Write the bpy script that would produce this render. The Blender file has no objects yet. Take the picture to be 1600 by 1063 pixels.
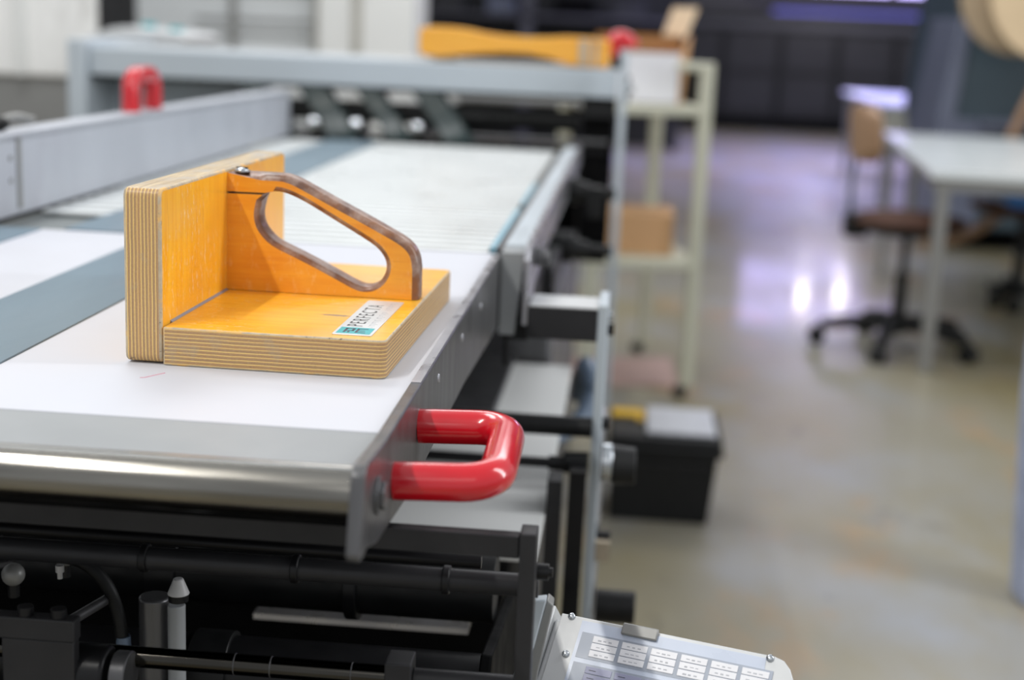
import bpy, bmesh, math, random
from mathutils import Vector, Matrix
R = math.radians
random.seed(7)
SC = bpy.context.scene
COL = SC.collection

# ------------------------------------------------------------------ camera, world, light, exposure
cam_d = bpy.data.cameras.new('camera'); cam = bpy.data.objects.new('camera', cam_d); COL.objects.link(cam)
SC.camera = cam
cam_d.sensor_width = 36; cam_d.lens = 50; cam_d.clip_start = 0.02; cam_d.clip_end = 200
def look(pitch, yaw, roll):
    cy, sy, cp, sp = math.cos(yaw), math.sin(yaw), math.cos(pitch), math.sin(pitch)
    f = Vector((sy*cp, cy*cp, -sp)); r = Vector((cy, -sy, 0)); u = r.cross(f)
    r2 = r*math.cos(roll)+u*math.sin(roll); u2 = -r*math.sin(roll)+u*math.cos(roll)
    return Matrix(((r2.x, u2.x, -f.x, 0), (r2.y, u2.y, -f.y, 0), (r2.z, u2.z, -f.z, 0), (0, 0, 0, 1)))
cam.matrix_world = Matrix.Translation((0, 0, 1.17)) @ look(R(12.284), R(-4.315), R(2.469))
cam_d.dof.use_dof = True; cam_d.dof.focus_distance = 1.16; cam_d.dof.aperture_fstop = 3.0

SC.view_settings.view_transform = 'Standard'; SC.view_settings.look = 'None'
SC.view_settings.gamma = 1; SC.view_settings.use_curve_mapping = False
SC.view_settings.exposure = 0.0

world = bpy.data.worlds.new('hall_ambient'); SC.world = world; world.use_nodes = True
bg = world.node_tree.nodes['Background']; bg.inputs[0].default_value = (0.93, 0.96, 1.0, 1); bg.inputs[1].default_value = 0.62

def area(name, loc, size, power, color=(1, 1, 1), aim=None, spread=None):
    l = bpy.data.lights.new(name, 'AREA'); l.shape = 'RECTANGLE'; l.size, l.size_y = size
    l.energy = power; l.color = color
    o = bpy.data.objects.new(name, l); COL.objects.link(o); o.location = loc
    if spread: l.spread = R(spread)
    if aim is not None:
        o.rotation_euler = (Vector(aim)-Vector(loc)).to_track_quat('-Z', 'Y').to_euler()
    return o
area('strip_lamp_over_table', (-1.44, -.25, 3.3), (.06, 1.7), 62, (1, .98, .93))
area('strip_lamp_right', (2.9, 1.7, 2.5), (.3, 3.0), 62, (.97, .98, 1), (-.4, 1.6, .9))
area('fill_behind_camera', (.3, -1.6, 2.6), (2.2, .8), 5, (1, .98, .95), (-.3, 1.1, .9))  # added soft fill for faces turned to the camera
area('hall_lamp_middle', (.8, 6.0, 3.6), (2.0, 2.0), 60, (.98, .98, 1))
area('violet_floor_fill', (2.4, 14, 3.8), (4, 5), 320, (.47, .44, 1), spread=110)  # added violet fill that tints the far floor, spread narrowed against reflections
area('fill_left', (-1.5, 3.1, 3.5), (1.2, 1.2), 42, (1, 1, 1))  # added fill that brightens the column front and fence top
area('hall_lamp_rear_left', (-1.0, 5.9, 3.6), (1.2, 1.2), 30, (1, 1, 1))

# ------------------------------------------------------------------ materials
def lin(c):
    return tuple(((v/255)/12.92 if v/255 <= .04045 else ((v/255+.055)/1.055)**2.4) for v in c)+(1,)
class NT:
    def __init__(s, name):
        s.m = bpy.data.materials.new(name); s.m.use_nodes = True; s.t = s.m.node_tree
        s.b = s.t.nodes['Principled BSDF']; s.out = s.t.nodes['Material Output']
        s.tc = s.n('ShaderNodeTexCoord')
    def n(s, typ, **k):
        x = s.t.nodes.new(typ)
        for a, b in k.items(): setattr(x, a, b)
        return x
    def l(s, a, b): s.t.links.new(a, b)
    def noise(s, scale, detail=3, stretch=(1, 1, 1), rough=.55, off=(0, 0, 0)):
        mp = s.n('ShaderNodeMapping'); mp.inputs['Scale'].default_value = stretch; mp.inputs['Location'].default_value = off
        s.l(s.tc.outputs['Object'], mp.inputs[0])
        nz = s.n('ShaderNodeTexNoise'); nz.inputs['Scale'].default_value = scale
        nz.inputs['Detail'].default_value = detail; nz.inputs['Roughness'].default_value = rough
        s.l(mp.outputs[0], nz.inputs['Vector']); return nz.outputs['Fac']
    def ramp(s, fac, a, b, ca=(0, 0, 0, 1), cb=(1, 1, 1, 1)):
        r = s.n('ShaderNodeValToRGB'); e = r.color_ramp.elements
        e[0].position = a; e[0].color = ca; e[1].position = b; e[1].color = cb
        s.l(fac, r.inputs[0]); return r.outputs[0]
    def mix(s, fac, a, b, blend='MIX'):
        m = s.n('ShaderNodeMix', data_type='RGBA', blend_type=blend)
        for v, i in ((fac, 0), (a, 6), (b, 7)):
            if isinstance(v, (int, float)): m.inputs[i].default_value = v
            elif isinstance(v, tuple): m.inputs[i].default_value = v
            else: s.l(v, m.inputs[i])
        return m.outputs[2]
    def math(s, op, a, b=0.0, c=None):
        m = s.n('ShaderNodeMath', operation=op)
        for v, i in ((a, 0), (b, 1), (c, 2)):
            if v is None: continue
            if isinstance(v, (int, float)): m.inputs[i].default_value = v
            else: s.l(v, m.inputs[i])
        return m.outputs[0]
    def sep(s):
        x = s.n('ShaderNodeSeparateXYZ'); s.l(s.tc.outputs['Object'], x.inputs[0]); return x.outputs
    def bump(s, h, strength=.2, dist=.002):
        b = s.n('ShaderNodeBump'); b.inputs['Strength'].default_value = strength; b.inputs['Distance'].default_value = dist
        s.l(h, b.inputs['Height']); s.l(b.outputs[0], s.b.inputs['Normal'])
    def set(s, col=None, rough=None, metal=None, coat=None, coat_rough=.1, spec=None, emis=None, estr=0):
        for v, nm in ((col, 'Base Color'), (rough, 'Roughness'), (metal, 'Metallic'), (spec, 'Specular IOR Level'), (coat, 'Coat Weight')):
            if v is None: continue
            if isinstance(v, (int, float, tuple)): s.b.inputs[nm].default_value = v
            else: s.l(v, s.b.inputs[nm])
        if coat: s.b.inputs['Coat Roughness'].default_value = coat_rough
        if emis: s.b.inputs['Emission Color'].default_value = emis; s.b.inputs['Emission Strength'].default_value = estr
        return s.m

def plain(name, c, rough=.5, metal=0, var=.12, scale=14, bump=0, coat=0, spec=None, stretch=(1, 1, 1), dirt=None):
    s = NT(name); a = lin(c); k = 1-var
    b = (a[0]*k, a[1]*k, a[2]*k, 1)
    col = s.mix(s.ramp(s.noise(scale, 5, stretch), .35, .65), a, b)
    if dirt: col = s.mix(s.ramp(s.noise(scale*.45, 6, stretch, .7, (3, 1, 7)), .55, .75), col, lin(dirt))
    if bump: s.bump(s.noise(scale*6, 4, stretch), bump)
    rr = s.ramp(s.noise(scale*1.7, 4, stretch), .3, .7, (rough*.8,)*3+(1,), (min(1, rough*1.2),)*3+(1,))
    return s.set(col, rr, metal, coat or None, spec=spec)

def ply_mat(name, axis, pitch, off=0.0, seed=0):
    s = NT(name); xyz = s.sep(); ax = 'xyz'.index(axis)
    st = [14, 14, 14]; st[ax] = 260
    wob = s.math('MULTIPLY', s.math('SUBTRACT', s.noise(30, 3), .5), .0011)
    v = s.math('MULTIPLY', s.math('ADD', s.math('ADD', xyz[ax], wob), off+.2), 1/pitch)
    fr = s.math('FRACT', v)
    r = s.n('ShaderNodeValToRGB'); cr = r.color_ramp; cr.interpolation = 'LINEAR'
    stops = [(0, (246, 204, 118)), (.30, (250, 214, 132)), (.37, (112, 76, 44)), (.45, (196, 154, 108)), (.66, (148, 112, 76)), (.86, (214, 174, 126)), (.95, (128, 90, 54))]
    cr.elements[0].position = 0; cr.elements[0].color = lin(stops[0][1])
    cr.elements[1].position = stops[-1][0]; cr.elements[1].color = lin(stops[-1][1])
    for p, c in stops[1:-1]:
        e = cr.elements.new(p); e.color = lin(c)
    s.l(fr, r.inputs[0])
    # every layer its own tone
    wn = s.n('ShaderNodeTexWhiteNoise', noise_dimensions='1D'); s.l(s.math('FLOOR', v), wn.inputs['W'])
    c = s.mix(s.math('MULTIPLY', wn.outputs[0], .35), r.outputs[0], lin((206, 150, 92)))
    fib = s.noise(30, 6, tuple(st), .7)
    c = s.mix(s.ramp(fib, .50, .74), c, lin((214, 188, 148)))
    fb2 = s.noise(42, 5, tuple(v*1.0 for v in st), .8, (6, 6, 6))
    c = s.mix(s.math('MULTIPLY', s.ramp(fb2, .54, .62), .7), c, lin((122, 92, 60)))
    c = s.mix(s.ramp(s.noise(26, 6, (1, 1, 1), .65, (seed, 2, 5)), .58, .84), c, lin((178, 164, 140)))
    c = s.mix(s.ramp(s.noise(60, 5, (1, 1, 1), .7, (seed, 9, 1)), .66, .74), c, lin((74, 58, 46)))
    s.bump(s.mix(.5, fib, fr), .6, .0012)
    return s.set(c, .5, coat=.25, coat_rough=.3)

def veneer_mat(name, grain, base=(252, 194, 52), deep=(242, 168, 28), scratch=.5, mark=False):
    s = NT(name); st = [60, 60, 60]; st['xyz'.index(grain)] = 4
    g = s.noise(2.2, 5, tuple(st), .6)
    c = s.mix(s.ramp(g, .3, .72), lin(base), lin(deep))
    c = s.mix(s.ramp(s.noise(16, 4), .45, .75), c, lin((238, 170, 52)))
    st2 = [420, 420, 420]; st2['xyz'.index(grain)] = 22
    c = s.mix(s.math('MULTIPLY', s.ramp(s.noise(1.0, 2, tuple(st2)), .66, .78), .45), c, lin((170, 96, 20)))
    sc = s.math('MULTIPLY', s.ramp(s.noise(150, 5, (1, 1.6, .5), .75, (2, 2, 2)), .55, .66), s.ramp(s.noise(9, 3, (1, 1, 1), .5, (5, 0, 3)), .44, .58))
    c = s.mix(s.math('MULTIPLY', sc, scratch), c, lin((240, 214, 168)))
    c = s.mix(s.math('MULTIPLY', s.ramp(s.noise(55, 6, (1, 1, 1), .8, (1, 8, 3)), .70, .76), .6), c, lin((92, 66, 34)))
    if mark:
        x, y, z = s.sep()
        q = s.math('ADD', s.math('POWER', s.math('MULTIPLY', s.math('SUBTRACT', x, .121), 62), 2), s.math('POWER', s.math('MULTIPLY', s.math('SUBTRACT', y, .088), 190), 2))
        q = s.math('MULTIPLY', s.math('ADD', q, s.math('MULTIPLY', s.noise(220, 3), 1.6)), .4)
        c = s.mix(s.ramp(q, .42, .66, (.75,)*3+(1,), (0, 0, 0, 1)), c, lin((92, 96, 92)))
    s.bump(g, .08, .0005)
    return s.set(c, .33, coat=.35, coat_rough=.22)

M = {}
M['white_sheet'] = plain('satin_white_table_metal', (203, 205, 213), .5, 0, .03, 3, dirt=(198, 199, 206), spec=.5)
M['lip_grey'] = plain('grey_lip_metal', (152, 155, 157), .6, 0, .08, 6)
M['belt'] = plain('blue_grey_guide_strip', (112, 134, 148), .38, .15, .16, 7, stretch=(1, .25, 1), dirt=(140, 142, 148))
M['pale_slat'] = plain('pale_slat_metal', (232, 236, 236), .32, .1, .03, 6)
M['slat_bed'] = plain('slat_bed_grey', (120, 126, 126), .5, .1, .1, 6)
M['cyan'] = plain('light_blue_tape', (130, 180, 200), .5)
M['steel'] = plain('scratched_dark_steel', (106, 106, 108), .36, .6, .3, 30, .1, stretch=(1, 1, .12))
M['steel_edge'] = plain('brushed_steel_edge', (190, 190, 196), .3, .9, .15, 20)
M['groove'] = plain('dark_polished_shaft', (70, 68, 64), .12, 1, .2, 10)
M['polished'] = plain('worn_polished_roller_steel', (160, 157, 150), .2, 1, .45, 16, stretch=(.25, 3, 3))
M['zinc'] = plain('zinc_bolt', (190, 195, 200), .25, .9, .1, 50)
M['grey_paint'] = plain('machine_grey_paint', (184, 193, 200), .42, 0, .05, 4)
M['fence'] = plain('scuffed_grey_fence', (192, 196, 204), .42, .1, .1, 5, stretch=(1, 1, .4), dirt=(176, 176, 186))
M['black'] = plain('black_steel', (26, 26, 28), .4, .1, .3, 20, spec=.3)
M['blacker'] = plain('black_and_deep_shade', (7, 7, 8), .7, 0, .3, 12, spec=.1)  # near-black: interior shade put into the colour; also plain black parts
M['charcoal'] = plain('charcoal_painted_steel', (46, 46, 48), .45, .1, .2, 24, .05, spec=.3)
M['dark_green'] = plain('dark_green_arm', (26, 44, 44), .4, 0, .2, 10)
M['rubber'] = plain('black_rubber', (20, 21, 22), .5, 0, .2, 30, spec=.3)
M['red'] = plain('glossy_red_dipped_plastic', (206, 14, 32), .2, 0, .1, 26, coat=.6, dirt=(196, 22, 44))
M['ply_base'] = ply_mat('plywood_edge_base', 'z', .0031, .0004, 1)
M['ply_wall'] = ply_mat('plywood_edge_wall', 'x', .0029, .0, 4)
M['ven_base'] = veneer_mat('orange_veneer_base', 'x', scratch=.7, mark=True)
M['ven_wall'] = veneer_mat('orange_veneer_wall', 'z', scratch=.8)
M['ven_handle'] = veneer_mat('orange_veneer_handle', 'x', (238, 164, 40), (222, 138, 24), .25)
M['ven_far'] = veneer_mat('orange_far_block', 'x', (242, 178, 66), (232, 158, 46), .2)
def worn_rim():
    s = NT('worn_dark_wood_rim')
    c = s.mix(s.ramp(s.noise(34, 5, (1, 1, 1)), .3, .62), lin((150, 92, 44)), lin((104, 74, 60)))
    c = s.mix(s.ramp(s.noise(45, 5, (1, 1, 1), .6, (4, 4, 0)), .45, .7), c, lin((168, 146, 134)))
    c = s.mix(s.ramp(s.noise(90, 6, (1, 1, 1), .8, (1, 8, 3)), .64, .72), c, lin((46, 38, 30)))
    s.bump(s.noise(120, 5), .25, .0008)
    return s.set(c, .38, coat=.25, coat_rough=.25)
M['rim'] = worn_rim()
def worn_edge():
    s = NT('worn_grey_board_edge')
    c = s.mix(s.ramp(s.noise(70, 6, (1, 1, 1), .7), .35, .65), lin((204, 184, 150)), lin((170, 156, 136)))
    c = s.mix(s.ramp(s.noise(120, 6, (1, 1, 1), .8, (3, 0, 0)), .58, .66), c, lin((112, 98, 84)))
    c = s.mix(s.ramp(s.noise(28, 4, (1, 1, 1), .6, (0, 5, 0)), .52, .62), c, lin((228, 180, 104)))
    s.bump(s.noise(160, 5), .5, .001)
    return s.set(c, .5)
M['worn_edge'] = worn_edge()
def worn_top():
    s = NT('worn_grey_board_top')
    c = s.mix(s.ramp(s.noise(1.6, 6, (120, 8, 30), .7), .35, .65), lin((206, 186, 150)), lin((164, 142, 112)))
    c = s.mix(s.ramp(s.noise(40, 6), .52, .7), c, lin((178, 170, 160)))
    return s.set(c, .5)
M['worn_top'] = worn_top()
M['grimy_wood'] = plain('grimy_worn_edge_wood', (186, 172, 150), .6, 0, .2, 60, .3, dirt=(120, 108, 92))
M['seam'] = plain('grey_glue_seam', (150, 146, 150), .6)
M['plate'] = plain('white_aluminium_plate', (216, 219, 220), .35, .25, .04, 40)
M['teal_print'] = plain('teal_print', (40, 170, 176), .4, 0, .1, 60)
M['ink'] = plain('dark_print', (60, 64, 66), .5)
M['faint_ink'] = plain('faint_print', (186, 188, 194), .5)
M['emblem'] = plain('dark_emblem_print', (70, 66, 84), .5)
M['cream'] = plain('cream_painted_metal', (194, 194, 176), .5, 0, .05, 6)
M['carton'] = plain('brown_cardboard', (208, 164, 120), .75, 0, .08, 8, .05)
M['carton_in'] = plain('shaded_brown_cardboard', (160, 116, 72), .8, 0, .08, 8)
M['carton_lit'] = plain('lit_cardboard', (240, 216, 184), .75, 0, .06, 8)  # cardboard lightened, the flap's lit look is in the colour
M['paper_white'] = plain('white_paper', (226, 226, 232), .6, 0, .03, 4)
M['pink_board'] = plain('faded_pink_board', (176, 148, 140), .6, 0, .12, 4)
M['pen_pink'] = plain('pink_pen_ink', (214, 130, 150), .6)
M['tool_black'] = plain('black_moulded_plastic', (26, 27, 28), .5, 0, .15, 30, .05, spec=.3)
M['tool_grey'] = plain('translucent_grey_lid', (196, 198, 204), .35, 0, .12, 20)
M['yellow'] = plain('yellow_latch', (226, 180, 40), .4)
M['desk_white'] = plain('white_laminate', (222, 228, 230), .22, 0, .02, 4)
M['desk_leg'] = plain('grey_desk_leg', (140, 140, 138), .4, .2, .05, 8)
M['beech'] = plain('beech_plywood', (158, 126, 98), .4, 0, .1, 8, stretch=(1, 1, 6))
M['seat_brown'] = plain('brown_upholstery', (84, 60, 50), .7, 0, .2, 20, .1, spec=.15)
M['teal_machine'] = plain('blue_grey_machine_paint', (66, 82, 92), .4, 0, .08, 4)
M['teal_light'] = plain('light_blue_grey_panel', (108, 114, 134), .4, 0, .08, 3)
M['spool_board'] = plain('tan_round_board', (222, 196, 158), .6, 0, .06, 5)
M['spool_dark'] = plain('darker_tan_board', (168, 148, 120), .6, 0, .08, 5)
M['blue'] = plain('bright_blue_plastic', (30, 110, 190), .4)
M['rack'] = plain('anthracite_cabinet', (22, 23, 27), .5, 0, .2, 3)
M['rack_panel'] = plain('dark_grey_cabinet_door', (48, 48, 53), .5, 0, .15, 3)
M['rack_rail'] = plain('grey_rail', (84, 84, 92), .45)
M['pillar'] = plain('white_painted_pillar', (224, 225, 223), .55, 0, .03, 3)
M['pillar_seam'] = plain('beige_pillar_joint', (176, 174, 166), .6)
M['shutter'] = plain('grey_cabinet_paint', (208, 212, 214), .5, 0, .04, 3)
M['stained'] = plain('stained_white_paint', (238, 238, 236), .6, 0, .1, 5, stretch=(2.2, 1, .5), dirt=(168, 166, 160))
M['dark_gap'] = plain('dark_grey_door', (58, 58, 60), .6)
M['key_white'] = plain('white_membrane_key', (232, 232, 236), .4, 0, .02, 40)
M['key_lilac'] = plain('lilac_membrane_key', (158, 160, 186), .4, 0, .03, 40)
M['panel_grey'] = plain('light_grey_panel_paint', (202, 204, 205), .4, .1, .04, 14)
M['panel_blue'] = plain('pale_blue_membrane', (198, 207, 224), .3, 0, .04, 20)
M['panel_field'] = plain('grey_blue_key_field', (164, 172, 186), .35)
M['hose'] = plain('blue_grey_hose', (92, 108, 128), .4, 0, .1, 30)
M['pale_edge'] = plain('pale_blue_post_paint', (176, 186, 214), .5, 0, .2, 12)
M['wall_paint'] = plain('dim_wall_paint', (92, 90, 98), .8, 0, .1, 1)
M['wall_left'] = plain('off_white_wall', (178, 178, 176), .8, 0, .08, 1)
M['stripe_white'] = plain('white_plastic', (196, 196, 196), .4)
def glow(name, c, st):
    s = NT(name); return s.set(lin(c), .5, emis=lin(c), estr=st)
M['lavender_glow'] = glow('lavender_daylight', (196, 184, 255), 4.5)
M['blue_glow'] = glow('blue_violet_light', (110, 110, 215), .7)
M['lamp_glow'] = glow('warm_white_lamp', (255, 248, 255), 60)
def floor_mat():
    s = NT('polished_worn_concrete')
    c = s.mix(s.ramp(s.noise(.9, 5, (1, .7, 1)), .38, .62), lin((150, 147, 138)), lin((140, 130, 98)))
    c = s.mix(s.ramp(s.noise(2.0, 6, (1, .6, 1), .6, (4, 2, 0)), .5, .72), c, lin((152, 154, 158)))
    c = s.mix(s.ramp(s.noise(2.8, 5, (1, .5, 1), .6, (9, 1, 0)), .55, .72), c, lin((166, 138, 102)))
    c = s.mix(s.ramp(s.noise(5, 6, (1, .5, 1), .7, (1, 9, 0)), .6, .78), c, lin((88, 82, 72)))
    rr = s.ramp(s.noise(3, 5, (1, .6, 1)), .3, .7, (.28,)*3+(1,), (.38,)*3+(1,))
    s.bump(s.noise(3, 4), .06, .006)
    cw = s.ramp(s.noise(1.6, 6, (1, .55, 1), .65, (7, 7, 0)), .36, .66, (.14,)*3+(1,), (.45,)*3+(1,))
    return s.set(c, rr, spec=.5, coat=cw, coat_rough=.085)
M['floor'] = floor_mat()

# ------------------------------------------------------------------ mesh builder
class B:
    def __init__(s): s.bm = bmesh.new()
    def _m(s, vs, mi):
        fs = set()
        for v in vs:
            for f in v.link_faces: fs.add(f)
        for f in fs: f.material_index = mi
        return s
    def box(s, a, b, mi=0, rot=None, piv=None):
        a, b = Vector(a), Vector(b); c = (a+b)/2; d = b-a
        r = bmesh.ops.create_cube(s.bm, size=1, matrix=Matrix.Translation(c) @ Matrix.Diagonal((abs(d.x), abs(d.y), abs(d.z), 1)))
        if rot is not None:
            bmesh.ops.rotate(s.bm, verts=r['verts'], cent=Vector(piv) if piv else c, matrix=rot)
        return s._m(r['verts'], mi)
    def cyl(s, p0, p1, r, r2=None, seg=28, mi=0, cap=True):
        p0, p1 = Vector(p0), Vector(p1); d = p1-p0
        m = Matrix.Translation((p0+p1)/2) @ d.to_track_quat('Z', 'Y').to_matrix().to_4x4()
        q = bmesh.ops.create_cone(s.bm, cap_ends=cap, segments=seg, radius1=r, radius2=r if r2 is None else r2, depth=d.length, matrix=m)
        return s._m(q['verts'], mi)
    def ball(s, c, r, sc=(1, 1, 1), mi=0, seg=20):
        q = bmesh.ops.create_uvsphere(s.bm, u_segments=seg, v_segments=seg//2+2, radius=r, matrix=Matrix.Translation(c) @ Matrix.Diagonal((*sc, 1)))
        return s._m(q['verts'], mi)
    def prism(s, pts, lo, hi, axis='y', mi=0, side=None):
        """closed outline extruded along an axis; pts are the other two coordinates in xyz order"""
        def P(p, t):
            return Vector((t, p[0], p[1])) if axis == 'x' else Vector((p[0], t, p[1])) if axis == 'y' else Vector((p[0], p[1], t))
        A = [s.bm.verts.new(P(p, lo)) for p in pts]; C = [s.bm.verts.new(P(p, hi)) for p in pts]
        f1 = s.bm.faces.new(A); f2 = s.bm.faces.new(C[::-1]); f1.material_index = f2.material_index = mi
        n = len(pts)
        for i in range(n):
            f = s.bm.faces.new((A[i], C[i], C[(i+1) % n], A[(i+1) % n])); f.material_index = mi if side is None else side
        return s
    def tube(s, pts, r, seg=20, mi=0, closed=False):
        pts = [Vector(p) for p in pts]; rings = []; n = len(pts)
        t0 = (pts[1]-pts[0]).normalized(); up = Vector((0, 0, 1)) if abs(t0.z) < .9 else Vector((1, 0, 0))
        nrm = (up - t0*up.dot(t0)).normalized()
        for i, p in enumerate(pts):
            t = (pts[min(i+1, n-1)]-pts[max(i-1, 0)]).normalized()
            nrm = (nrm - t*nrm.dot(t)).normalized(); b = t.cross(nrm)
            rr = r[i] if isinstance(r, (list, tuple)) else r
            rings.append([s.bm.verts.new(p+(nrm*math.cos(2*math.pi*k/seg)+b*math.sin(2*math.pi*k/seg))*rr) for k in range(seg)])
        for a, c in zip(rings, rings[1:]):
            for k in range(seg):
                s.bm.faces.new((a[k], a[(k+1) % seg], c[(k+1) % seg], c[k])).material_index = mi
        s.bm.faces.new(rings[0][::-1]).material_index = mi; s.bm.faces.new(rings[-1]).material_index = mi
        return s

def smooth_path(ctrl, n=8):
    """Catmull-Rom through the control points"""
    c = [Vector(p) for p in ctrl]; c = [c[0]*2-c[1]]+c+[c[-1]*2-c[-2]]; out = []
    for i in range(1, len(c)-2):
        for k in range(n):
            t = k/n; a, b, d, e = c[i-1], c[i], c[i+1], c[i+2]
            out.append(.5*((2*b)+(-a+d)*t+(2*a-5*b+4*d-e)*t*t+(-a+3*b-3*d+e)*t**3))
    out.append(c[-2]); return out

OFF = {}
def thing(name, label, cat, loc=(0, 0, 0), rotz=0, group=None, local=False):
    o = bpy.data.objects.new(name, None); COL.objects.link(o); o.location = loc
    o.rotation_euler = (0, 0, rotz); o.empty_display_size = .05
    o['label'] = label; o['category'] = cat
    if group: o['group'] = group
    OFF[o.name] = Vector((0, 0, 0)) if (local or rotz) else Vector(loc)
    return o
def link(name, b, mats, parent=None, bev=0, label=None, seg=2, ang=35, bmat=-1, smooth=True, kind=None, flat=False):
    if not isinstance(mats, (list, tuple)): mats = [mats]
    off = OFF.get(parent.name, Vector((0, 0, 0))) if parent else Vector((0, 0, 0))
    bmesh.ops.recalc_face_normals(b.bm, faces=b.bm.faces)
    if off.length: bmesh.ops.translate(b.bm, verts=b.bm.verts, vec=-off)
    me = bpy.data.meshes.new(name); b.bm.to_mesh(me); b.bm.free()
    for m in mats: me.materials.append(M[m])
    for p in me.polygons: p.use_smooth = smooth
    if smooth: me.set_sharp_from_angle(angle=R(ang))
    o = bpy.data.objects.new(name, me); COL.objects.link(o)
    if parent: o.parent = parent; OFF[o.name] = off
    else: OFF[o.name] = Vector((0, 0, 0))
    if bev:
        md = o.modifiers.new('edge', 'BEVEL'); md.width = bev; md.segments = seg; md.limit_method = 'ANGLE'; md.angle_limit = R(30); md.material = bmat
    if label: o['label'] = label
    if kind: o['kind'] = kind
    return o
def solo(name, b, mats, label, cat, group=None, **k):
    """a thing that is one mesh, with its origin at its base"""
    o = link(name, b, mats, None, **k)
    me = o.data; xs = [v.co.x for v in me.vertices]; ys = [v.co.y for v in me.vertices]; zs = [v.co.z for v in me.vertices]
    c = Vector(((min(xs)+max(xs))/2, (min(ys)+max(ys))/2, min(zs)))
    me.transform(Matrix.Translation(-c)); o.location = c
    o['label'] = label; o['category'] = cat
    if group: o['group'] = group
    return o
def copy_tree(o, parent=None):
    c = o.copy(); COL.objects.link(c)
    if parent: c.parent = parent
    for ch in list(o.children): copy_tree(ch, c)
    return c
def struct(name, b, mats, **k):
    o = link(name, b, mats, None, **k); o['kind'] = 'structure'; return o

TZ = .8954          # height of the table surface

# ------------------------------------------------------------------ the hall
struct('floor', B().box((-9, -3, -.1), (14, 21, 0)), 'floor', smooth=False)
struct('wall_back', B().box((-9, 20.2, 0), (14, 20.4, 8.0)), 'wall_paint', smooth=False)
struct('wall_left', B().box((-5.2, 9, 0), (-5.0, 20.2, 4.2)), 'wall_left', smooth=False)
wn = struct('window_1', B().box((1.7, 20.14, 1.86), (6.2, 20.19, 2.7)), 'lavender_glow', smooth=False)
link('window_frame', B().box((1.6, 20.08, 1.78), (6.3, 20.16, 1.86)).box((1.6, 20.08, 2.7), (6.3, 20.16, 2.8)).box((3.4, 20.08, 1.86), (3.48, 20.16, 2.7)).box((4.8, 20.08, 1.86), (4.88, 20.16, 2.7)), 'rack_rail', wn)

# ------------------------------------------------------------------ knocking-up block (front, in focus)
BY = .02005
blk = thing('jogging_block', 'worn orange plywood jogging block with slanted hand grip on the white table', 'jogging block', (-.362, 1.085, TZ+.0002), -BY, local=True)
def rounded(x0, x1, y0, y1, r, n=4, which=(1, 1, 1, 1)):
    pts = []
    for i, (cx, cy, a0) in enumerate(((x0+r, y0+r, 180), (x1-r, y0+r, 270), (x1-r, y1-r, 0), (x0+r, y1-r, 90))):
        if which[i]:
            for k in range(n+1):
                a = R(a0+90*k/n); pts.append((cx+r*math.cos(a), cy+r*math.sin(a)))
        else: pts.append(((x0, x1, x1, x0)[i], (y0, y0, y1, y1)[i]))
    return pts
# wall board: outline in y,z with rounded front/back corners, extruded along x
b = B().prism(rounded(0, .375, .001, .1415, .007), -.0312, -.0004, 'x', 1, 0)
for f in b.bm.faces:
    if len(f.verts) == 4 and all(v.co.z > .1408 for v in f.verts): f.material_index = 3
link('side_board', b, ['ply_wall', 'ven_wall', 'worn_edge', 'worn_top'], blk, bev=.0024, seg=3, bmat=2)
b = B().prism(rounded(.0002, .1812, 0, .352, .006, which=(0, 1, 1, 0)), 0, .0312, 'z', 1, 0)
link('base_board', b, ['ply_base', 'ven_base', 'worn_edge'], blk, bev=.0014, seg=3, bmat=2)
# seam of grey glue where the boards meet
link('glue_seam', B().prism([(-.0006, .0308), (.0016, .0313), (-.0006, .0330)], .020, .172, 'y'), 'seam', blk, label='grey worn seam between the two boards')
out = [(-.001, .0316), (-.001, .1196), (.0325, .1199)]
hole = [(.0312, .114), (.0292, .104), (.0298, .096), (.0335, .088), (.044, .0780), (.065, .0685), (.086, .0590), (.104, .0503), (.118, .0435), (.1265, .0412), (.1345, .0424), (.1415, .0475), (.1458, .055), (.1465, .063), (.1435, .0705), (.136, .0785), (.122, .0870), (.104, .0970), (.086, .1070), (.072, .1145), (.060, .1198), (.050, .1228), (.042, .1232)]
def soft(pts, n=3): return [(p.x, p.y) for p in smooth_path([(a, c, 0) for a, c in pts], n)]
hole_r = soft(hole)
rest = [(.0345, .1218), (-.001, .1216), (-.001, .1385), (.030, .1392), (.048, .1390), (.056, .1378), (.066, .1342), (.085, .1250), (.105, .1152), (.125, .1056), (.144, .0962), (.158, .0890), (.166, .0838), (.172, .0775), (.1755, .0695), (.177, .0600), (.1772, .045), (.1772, .0316)]
rest = rest[:3]+soft(rest[3:-2])+rest[-2:]
outline = out+hole_r+rest
nb, nh = len(out), len(hole_r)
b = B(); b.prism(outline, .174, .199, 'y', 0, 1)
bm = b.bm; lay = bm.edges.layers.float.new('bevel_weight_edge')
bm.verts.ensure_lookup_table(); n = len(outline)
def wset(i, w):
    for base in (0, n):
        va, vb = bm.verts[base+i], bm.verts[base+(i+1) % n]
        e = bm.edges.get((va, vb))
        if e: e[lay] = w
for i in range(n):
    a, c = outline[i], outline[(i+1) % n]
    if i in range(nb-1+1, nb+nh-1): wset(i, .75)                       # rim of the hand hole
    elif i >= nb+nh+3 and i < n-1: wset(i, 1.0)                        # outer rim
hb = link('hand_grip', b, ['ven_handle', 'rim'], blk, label='D-shaped hand grip with dark worn rim')
md = hb.modifiers.new('rim', 'BEVEL'); md.limit_method = 'WEIGHT'; md.width = .0062; md.segments = 5; md.material = 1; md.use_clamp_overlap = False
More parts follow.
